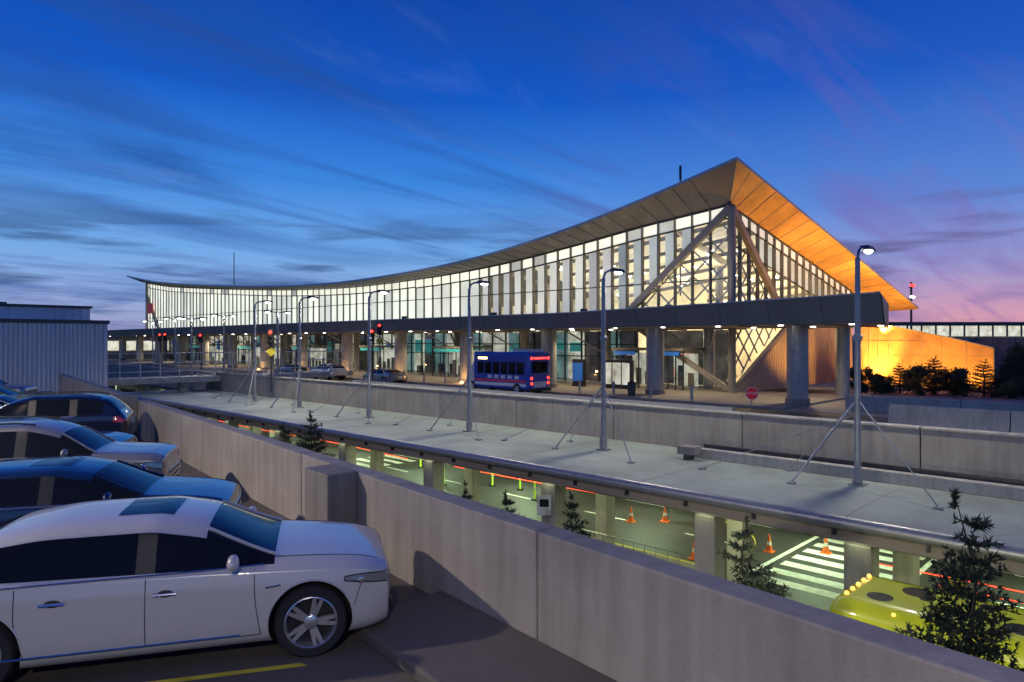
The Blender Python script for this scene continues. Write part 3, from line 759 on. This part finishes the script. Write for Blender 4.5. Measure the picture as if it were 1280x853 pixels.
    for sd in (1,-1):
        d0,d1,d2=K['doors']
        for (xa,curve) in ((d0,.06),(d1,0),(d2,.12)):
            run([side(xa-(curve*math.sin((z_-.28)*3) if xa!=d2 else -.22*max(0,.62-z_)),z_,sd) for z_ in [st[4][1]+.12+i*(belt-st[4][1]-.12)/12 for i in range(13)]],.0045,'black')
        run([side(d0+(d2-d0)*i/20+(.0),st[4][1]+.12,sd) for i in range(21)],.0045,'black')
        run([side(st[4][0]-.1+(st[9][0]-st[4][0]+.1)*i/24,belt+.025,sd,.003) for i in range(25)],.011,'chrome')
        run([side(st[4][0]+(st[9][0]-st[4][0])*i/24,.30 if kind=='sedan' else .36,sd,.002) for i in range(3,25)],.012,'black' if kind=='suv' else 'chrome')
        for xh in (d1+.17,d2+.30):
            q=side(xh,belt-.14,sd)
            if q: s.tube(q+Vector((-.10,sd*.025,0)),q+Vector((.10,sd*.025,0)),.015,'chrome' if kind=='sedan' else PA,8);s.sph(q,.05,'black',10,6,(1.4,.12,.7))
        q=side(st[4][0]-.34,belt+.06,sd)
        if q:
            s.tube(q+Vector((0,-sd*.03,-.02)),q+Vector((-.02,sd*.10,.02)),.02,'black',6)
            s.sph(q+Vector((-.02,sd*.17,.05)),.115,PA,16,10,(.5,1.0,.66))
        for (x0,x1,z0,z1,k_) in ((st[2][0]-.26,st[1][0]-.01,K['hz']-.05,K['hz']+.065,'lens'),(st[11][0]+.15,st[12][0]-.02,K['hz']+.04,K['hz']+.20,'tail')):
            gr=[]
            for i in range(11):
                row=[]
                for j in range(5):
                    u=i/10;x=x0+(x1-x0)*u
                    if k_=='lens': lo=z0+.075*(1-u);hi=z1-.02*u+.015*math.sin(u*3.1);zt_=lo+(hi-lo)*(j/4)
                    else: zt_=z0+(z1-z0)*j/4
                    row.append(side(x,zt_,sd,.006))
                gr.append(row)
            for i in range(10):
                for j in range(4):
                    qd=[gr[i][j],gr[i+1][j],gr[i+1][j+1],gr[i][j+1]]
                    if all(q is not None for q in qd): s.poly(qd,k_)
            if k_=='lens':
                for row in (0,4): run([gr[i][row] for i in range(11)],.006,'black')
                run([gr[0][j] for j in range(5)],.006,'black')
                q=side(x0+.16,K['hz']+.015,sd,.008)
                if q: s.sph(q,.035,'chrome',12,6,(1,.25,1))
        gr=[[front(sd*(.48+.30*i/6),K['hz']-.045+.10*j/3,1,.006) for j in range(4)] for i in range(7)]
        for i in range(6):
            for j in range(3):
                qd=[gr[i][j],gr[i+1][j],gr[i+1][j+1],gr[i][j+1]]
                if all(q is not None for q in qd): s.poly(qd,'lens')
        q=front(sd*.60,.38,1)
        if q: s.sph(q,.07,'black',12,6,(.3,1.3,.7));s.sph(q+Vector((.01,0,0)),.045,'lens',10,6,(.4,1,1))
        run([side(K['wx'][0]+K['wr']+.06+i*.01,K['wr']+.12+i*.03,sd) for i in range(8)],.004,'black')
        run([top(st[4][0]+(st[1][0]-.1-st[4][0])*i/14,sd*(.72-.10*i/14),.001) for i in range(15)],.0045,'black')
        s.path([p for p in [top(st[4][0]+(st[5][0]-st[4][0])*i/8,sd*(.72-.1*i/8)*st[4][2],.004) for i in range(9)] if p],.022,PA,6)
        q=side(d0+.1,belt-.17,sd,.004)
        if q and kind=='sedan': s.tube(q+Vector((-.06,0,0)),q+Vector((.08,0,.015)),.012,'chrome',6)
    for j in range(5):
        z_=st[0][1]+.05+j*.05
        pts=[front(y/10*.50,z_,1,.004) for y in range(-10,11)];run(pts,.012,'chrome' if j%2==0 else 'black')
    for j in range(3): run([front(y/10*.6,st[1][1]+.03+j*.03,1,.004) for y in range(-10,11)],.016,'black')
    q=front(0,K['hz']+.0,-1);
    if q: s.box(q.x-.01,q.x+.02,-.16,.16,K['hz']-.07,K['hz']+.07,'white')
    if kind=='suv':
        for sd in (1,-1): s.path([Vector(p)+Vector((0,0,.05)) for p in [top(.1-1.7*i/6,sd*.58) for i in range(7)] if p],.018,'black',6)
    else:
        gr=[[top(.12-.50*i/6,-.36+.72*j/6,.004) for j in range(7)] for i in range(7)]
        for i in range(6):
            for j in range(6): s.poly([gr[i][j],gr[i+1][j],gr[i+1][j+1],gr[i][j+1]],'win')
    for wx in K['wx']:
        for sd in (1,-1):
            s.tube((wx,sd*.58,K['wr']),(wx,sd*.62,K['wr']),K['wr']+.04,'black',28)
            pts=[side(wx+math.cos(a)*(K['wr']+.057),K['wr']+.01+math.sin(a)*(K['wr']+.057),sd,.001) for a in [math.pi*(.02+.96*i/24) for i in range(25)]]
            run(pts,.010,PA)
    det=s.mesh('trim',True)
    w=MB()
    for wx in K['wx']:
        for sd in (1,-1): wheel(w,wx,sd*.81,sd,K['wr'])
    wm=w.mesh('wheels',True)
    CACHE[kind]=(body,det,wm,PA);return CACHE[kind]
def car(kind,r,d,ang,paint,zb=ZP,flip=False,loc=None,name='parked_car'):
    body,det,wm,PA=car_parts(kind)
    e=empty(name,cw(r,d,zb) if loc is None else loc,math.radians(ang)+(math.pi if flip else 0)-(math.atan2(S,C) if loc is None else 0))
    for nm,me in (('body',body),('trim',det),('wheels',wm)):
        m2=me.copy()
        for i,mm in enumerate(m2.materials):
            if mm==PA: m2.materials[i]=paint
        o=bpy.data.objects.new(nm,m2);scene.collection.objects.link(o);o.parent=e
    return e
pw=mat('pearl_white_paint',(.54,.52,.50),.3,.1,coat=1)
pb_=mat('blue_paint',(.008,.03,.085),.25,.4,coat=1);ps=mat('silver_paint',(.25,.25,.255),.3,.5,coat=1);pd=mat('navy_paint',(.012,.02,.05),.25,.4,coat=1)
py=mat('yellow_paint_car',(.5,.5,.03),.3,coat=1)
car('sedan',-3.60,7.15,16,pw);car('sedan',-6.35,9.8,16,pb_);car('suv',-8.6,12.5,16,ps);car('sedan',-11.1,15.4,16,pb_)
car('suv',-12.9,18.6,20,pd,flip=True);car('sedan',-17.2,22.3,18,pw);car('sedan',-20.5,26.5,18,py);car('suv',-24,30.5,18,ps)
car('suv',0,0,90,pw,loc=(36.4,62,ZU));car('sedan',0,0,90,pd,loc=(36.4,70,ZU));car('sedan',0,0,90,ps,loc=(36.2,52,ZU))

def shuttle(name,x0,x1,y0,y1,z0,h,body,lower,nose=1.1,livery=True):
    e=empty(name,((x0+x1)/2,(y0+y1)/2,z0));w=(x1-x0)/2;L=(y1-y0)/2
    b=MB();b.box(-w,w,-L,L-nose,.35,h,body);b.make('body',e,bevel=.2 if livery else .4,segs=5,smooth=True)
    n=MB();n.hexa([(-w*.92,L-nose+.02,.35),(w*.92,L-nose+.02,.35),(w*.8,L,.35),(-w*.8,L,.35),(-w*.9,L-nose+.02,h*.78),(w*.9,L-nose+.02,h*.78),(w*.72,L,h*.40),(-w*.72,L,h*.40)],lower);n.make('nose',e,bevel=.1,segs=3)
    t=MB()
    for sx in (-1,1):
        k=6
        for i in range(k):
            a=-L+.5+i*(2*L-nose-.9)/k;bb=a+(2*L-nose-.9)/k-.12
            xw=sx*(w+.004);t.box(min(xw,xw-sx*.02),max(xw,xw-sx*.02),a,bb,h*.48,h*.76,'win')
        xw=sx*(w+.005)
        if livery:
            t.box(min(xw,xw-sx*.02),max(xw,xw-sx*.02),-L+.3,L-nose-.2,h*.20,h*.27,'wpaint')
            t.box(min(xw,xw-sx*.02),max(xw,xw-sx*.02),-L+.3,L-nose-.2,h*.30,h*.34,'bred')
            for j in range(5): t.box(min(xw,xw-sx*.02),max(xw,xw-sx*.02),-L+1.0+j*.7,-L+1.45+j*.7,h*.37,h*.45,'wpaint')
            t.box(min(xw,xw-sx*.02),max(xw,xw-sx*.02),L-nose-1.6,L-nose-.6,h*.82,h*.87,'lampo')
    t.box(-w+.35,w-.35,-L-.012,-L+.02,h*.52,h*.78,'win')
    t.box(-w+.5,w-.5,-L-.014,-L+.02,h*.18,h*.32,'wpaint' if livery else 'black')
    for sx in (-1,1):
        for zz in (h*.28,h*.40,h*.86): t.box(sx*(w-.27)-.09,sx*(w-.27)+.09,-L-.03,-L,zz-.09,zz+.09,'red')
    if livery: t.box(-w+.5,w-.5,-L-.02,-L,h*.84,h*.88,'red');t.box(-w*.7,w*.7,-L+.3,-L+1.9,h+.003,h+.22,'wpaint')
    t.box(-w,w,-L-.1,-L+.02,.3,.5,'black')
    t.hexa([(-w*.8,L-nose+.45,h*.6),(w*.8,L-nose+.45,h*.6),(w*.8,L-nose+.5,h*.6),(-w*.8,L-nose+.5,h*.6),(-w*.75,L-nose+.04,h*.78),(w*.75,L-nose+.04,h*.78),(w*.75,L-nose+.1,h*.8),(-w*.75,L-nose+.1,h*.8)],'win')
    t.make('windows_and_lamps',e)
    wh=MB()
    for yy in (-L+1.2,L-1.0):
        for sx in (-1,1):
            wh.tube((sx*(w-.26),yy,.42),(sx*(w+.01),yy,.42),.42,'rubber',24);wh.tube((sx*(w+.012),yy,.42),(sx*(w+.02),yy,.42),.24,'alloy',18)
    wh.make('wheels',e,smooth=True)
    return e
shuttle('shuttle_bus',35.3,37.6,33,40,ZU,3.1,'blue','wpaint')
lb_=shuttle('spotted_shuttle_bus',14.3,16.6,-.6,6.1,ZL,3.85,'lady','lady',nose=.9,livery=False)
m=MB()
for (x,y,r_) in ((-.45,1.6,.24),(.35,1.1,.3),(-.3,.4,.2),(.4,-.1,.18),(-.4,-.7,.28),(.25,-1.3,.22),(-.2,-2.0,.25),(.45,-2.3,.18),(.05,.9,.12)):
    m.tube((x,y,3.84),(x,y,3.856),r_,'spot',22)
for y,z_,r_ in ((1.7,3.15,.13),(1.0,3.1,.17),(.1,3.18,.14),(-.9,3.1,.18),(-1.9,3.15,.14),(1.4,1.4,.28),(.5,1.1,.22),(-.4,1.5,.26),(-1.5,1.2,.3),(-2.3,1.6,.2),(.9,.7,.15)):
    m.tube((-1.14,y,z_),(-1.157,y,z_),r_,'spot',22)
m.make('spots',lb_)
m=MB()
for x in (-.7,-.35,0,.35,.7): m.sph((x,2.15,3.85),.05,'lampm',8,5)
for y in (-1.6,-.2,1.2): m.sph((-1.0,y,3.75),.04,'lampm',8,5)
m.make('marker_lamps',lb_)

def cone(x,y,z0):
    m=MB();m.box(-.2,.2,-.2,.2,0,.04,'orange');m.tube((0,0,.04),(0,0,.3),.15,'orange',14,.105);m.tube((0,0,.3),(0,0,.45),.107,'white',14,.08);m.tube((0,0,.45),(0,0,.75),.08,'orange',14,.025)
    m.make('traffic_cone',None,smooth=True,loc=(x,y,z0))
for (x,y) in ((28.5,12.6),(30,10.8),(29.6,18.4),(28.4,19.6),(25.4,14.4)): cone(x,y,ZL)
def delin(x,y):
    m=MB();m.tube((0,0,0),(0,0,.06),.22,'black',12);m.tube((0,0,.06),(0,0,1.0),.07,'lime',10,.05);m.tube((0,0,.6),(0,0,.72),.075,'white',10);m.make('delineator_post',None,smooth=True,loc=(x,y,ZL))
for (x,y) in ((29.8,28.6),(29.4,30.6),(28.5,26.2),(30.1,38.7),(27.5,33)): delin(x,y)
def sign(name,x,y,z0,h,kind):
    e=empty(name,(x,y,z0),-math.pi/4);m=MB();m.tube((0,0,0),(0,0,h+.2),.03,'steel',8);m.make('post',e)
    p=MB()
    if kind=='stop':
        for rr_,dy,k in ((.38,-.04,'white'),(.34,-.045,'sred')):
            p.poly([(rr_*math.cos(math.pi/8+i*math.pi/4),dy,h+rr_*math.sin(math.pi/8+i*math.pi/4)) for i in range(8)],k)
        cu=bpy.data.curves.new('lettering','FONT');cu.body='STOP';cu.size=.24;cu.align_x='CENTER';cu.align_y='CENTER';cu.materials.append(M['white'])
        to=bpy.data.objects.new('lettering',cu);scene.collection.objects.link(to);to.parent=e;to.location=(0,-.05,h);to.rotation_euler=(math.pi/2,0,0)
    elif kind=='diamond': p.poly([(0,-.04,h-.5),(.5,-.04,h),(0,-.04,h+.5),(-.5,-.04,h)],'yellow');p.poly([(0,-.045,h-.25),(.1,-.045,h),(0,-.045,h+.25),(-.1,-.045,h)],'black')
    else: p.box(-.25,.25,-.05,-.035,h-.35,h+.35,'white');p.box(-.16,.16,-.054,-.0505,h-.05,h+.22,'black')
    p.make('plate',e);return e
sign('stop_sign',36.2,17.0,ZU,1.0,'stop');sign('warning_sign',17.6,3.6,ZL,3.4,'diamond');sign('road_sign',29.9,18.2,ZL,1.6,'r');sign('road_sign',18.0,16.1,ZL,3.2,'r')
def signal(x,y,z0,h,ysign=False):
    e=empty('traffic_signal',(x,y,z0),-math.pi/4);m=MB();m.tube((0,0,0),(0,0,h+.6),.07,'dsteel',10)
    m.box(-.2,.2,-.28,-.08,h-.55,h+.55,'black')
    for i,k in enumerate(('red','black','black')): m.sph((0,-.29,h+.35-i*.35),.13,k,12,6,(1,.6,1));m.tube((0,-.28,h+.50-i*.35),(0,-.45,h+.49-i*.35),.05,'black',6)
    if ysign: m.poly([(-.38,-.1,h-1.1),(0,-.1,h-1.48),(.38,-.1,h-1.1),(0,-.1,h-.72)],'yellow')
    m.make('pole_and_heads',e,smooth=True)
signal(34,50.5,ZU,4.4);signal(36.5,53,ZU,5.0,ysign=True);signal(24,49,ZU,4.2,ysign=True);signal(30,78,ZU,4.2);signal(31,92,ZU,4.4);signal(33,100,ZU,4.4)
for (x,y) in ((39.2,27),(39.2,38),(39.2,58)):
    m=MB();m.tube((0,0,0),(0,0,.85),.26,'dsteel',16,.3);m.sph((0,0,.85),.3,'black',14,6,(1,1,.5));m.make('litter_bin',None,smooth=True,loc=(x,y,ZU+.15))
for y in range(22,60,3):
    m=MB();m.tube((0,0,0),(0,0,.9),.09,'concl',12);m.sph((0,0,.9),.09,'concl',12,6);m.make('bollard',None,smooth=True,loc=(38.5,y,ZU+.15))
g=MB()
for (a,b,k) in ((30.3,33.2,'wpaint'),(35,36.2,'store1')):
    g.box(44.0,44.3,a,b,ZU+.15,-1.5,'frame')
g.box(43.92,43.99,30.5,33.0,-3.4,-1.7,'store1');g.box(43.9,43.98,35.1,36.1,-3.3,-1.8,'bsign')
for a in (31.2,32.1): g.box(43.88,43.919,a-.04,a+.04,-3.4,-1.7,'frame')
g.make('information_kiosk',None,bevel=.01)

# ------------------------------------------------------------ sky and light
w=bpy.data.worlds.new('World');scene.world=w;w.use_nodes=True;nt=w.node_tree;bg=nt.nodes['Background']
tc=nt.nodes.new('ShaderNodeTexCoord');sp=nt.nodes.new('ShaderNodeSeparateXYZ');nt.links.new(tc.outputs['Generated'],sp.inputs[0])
def ramp(inp,els):
    r=nt.nodes.new('ShaderNodeValToRGB');cr=r.color_ramp
    while len(cr.elements)<len(els): cr.elements.new(.5)
    for e,(p,c) in zip(cr.elements,els): e.position=p;e.color=(*c,1)
    nt.links.new(inp,r.inputs[0]);return r.outputs[0]
def mth(op,a,b=None,clamp=False):
    n=nt.nodes.new('ShaderNodeMath');n.operation=op;n.use_clamp=clamp
    for i,v in enumerate((a,b)):
        if v is None: continue
        if isinstance(v,(int,float)): n.inputs[i].default_value=v
        else: nt.links.new(v,n.inputs[i])
    return n.outputs[0]
def mixc(f,a,b,bt='MIX'):
    n=nt.nodes.new('ShaderNodeMixRGB');n.blend_type=bt
    for i,v in enumerate((f,a,b)):
        if isinstance(v,(int,float)): n.inputs[i].default_value=v
        elif isinstance(v,tuple): n.inputs[i].default_value=(*v,1)
        else: nt.links.new(v,n.inputs[i])
    return n.outputs[0]
Z=sp.outputs[2]
coolr=ramp(Z,[(0,(.34,.30,.48)),(.05,(.31,.41,.70)),(.12,(.17,.40,.80)),(.22,(.045,.24,.74)),(.33,(.006,.10,.56)),(.5,(.0005,.04,.35)),(1,(.001,.02,.17))])
warmr=ramp(Z,[(0,(.78,.34,.36)),(.045,(.58,.32,.48)),(.10,(.30,.32,.64)),(.18,(.10,.23,.66)),(.33,(.014,.10,.52)),(.5,(.001,.04,.33)),(1,(.001,.02,.17))])
dt=nt.nodes.new('ShaderNodeVectorMath');dt.operation='DOT_PRODUCT';nt.links.new(tc.outputs['Generated'],dt.inputs[0])
v=cw(.62,.78,0);dt.inputs[1].default_value=v
wf=nt.nodes.new('ShaderNodeMapRange');wf.inputs[1].default_value=.76;wf.inputs[2].default_value=1.0;nt.links.new(dt.outputs['Value'],wf.inputs[0])
col=mixc(wf.outputs[0],coolr,warmr)
zz=mth('ADD',mth('MAXIMUM',Z,0),.12)
cx=mth('DIVIDE',sp.outputs[0],zz);cy=mth('DIVIDE',sp.outputs[1],zz)
cb_=nt.nodes.new('ShaderNodeCombineXYZ');nt.links.new(cx,cb_.inputs[0]);nt.links.new(cy,cb_.inputs[1])
def cloud(rot,scl,ns,lo,hi,dist,loc=(0,0,0),rough=.55):
    mp=nt.nodes.new('ShaderNodeMapping');mp.inputs['Rotation'].default_value=(0,0,math.radians(rot));mp.inputs['Scale'].default_value=scl;mp.inputs['Location'].default_value=loc;nt.links.new(cb_.outputs[0],mp.inputs[0])
    n1=nt.nodes.new('ShaderNodeTexNoise');n1.inputs['Scale'].default_value=ns;n1.inputs['Detail'].default_value=9;n1.inputs['Roughness'].default_value=rough;n1.inputs['Distortion'].default_value=dist;nt.links.new(mp.outputs[0],n1.inputs['Vector'])
    return ramp(n1.outputs[0],[(lo,(0,0,0)),(hi,(1,1,1))])
c1=cloud(20,(.5,1.3,1),.9,.49,.72,.7)
ccol=mixc(wf.outputs[0],(.020,.085,.34),(.16,.12,.40))
col=mixc(mth('MULTIPLY',c1,.78),col,ccol)
c3=cloud(62,(.35,2.6,1),.9,.51,.68,.9,(3.1,1.2,0),.6)
col=mixc(mth('MULTIPLY',c3,.5),col,mixc(wf.outputs[0],(.02,.07,.30),(.22,.13,.44)))
c4=cloud(-15,(.6,2.0,1),1.4,.56,.76,.5,(7.7,2.2,0),.6)
col=mixc(mth('MULTIPLY',c4,.14),col,(.26,.36,.72))
mp2=nt.nodes.new('ShaderNodeMapping');mp2.inputs['Scale'].default_value=(3,3,26);mp2.inputs['Location'].default_value=(1.3,.4,.2);nt.links.new(tc.outputs['Generated'],mp2.inputs[0])
n2=nt.nodes.new('ShaderNodeTexNoise');n2.inputs['Scale'].default_value=1.3;n2.inputs['Detail'].default_value=7;nt.links.new(mp2.outputs[0],n2.inputs['Vector'])
c2=ramp(n2.outputs[0],[(.50,(0,0,0)),(.59,(1,1,1))])
band=ramp(Z,[(0,(.35,.35,.35)),(.04,(1,1,1)),(.13,(.8,.8,.8)),(.2,(0,0,0))])
col=mixc(mth('MULTIPLY',mth('MULTIPLY',c2,band),.88),col,mixc(wf.outputs[0],(.04,.09,.24),(.11,.085,.23)))
sky=nt.nodes.new('ShaderNodeTexSky');sky.sky_type='NISHITA';sky.sun_disc=False;sky.sun_elevation=math.radians(1);sky.sun_rotation=math.radians(100)
col=mixc(.002,col,sky.outputs[0],'ADD')
nt.links.new(col,bg.inputs[0]);bg.inputs[1].default_value=1.0
s=light('sun','SUN',(0,0,50),.08,(1,.7,.55),None,math.radians(10));s.rotation_euler=(math.radians(80),0,math.radians(100))

cam=bpy.data.cameras.new('camera');co=bpy.data.objects.new('camera',cam);scene.collection.objects.link(co)
cam.lens=24;cam.sensor_width=36;cam.clip_end=6000;cam.clip_start=.05
co.location=(0,0,0);co.rotation_euler=(math.pi/2,0,-math.atan2(S,C));scene.camera=co
scene.view_settings.view_transform='Standard';scene.view_settings.look='None';scene.view_settings.exposure=0
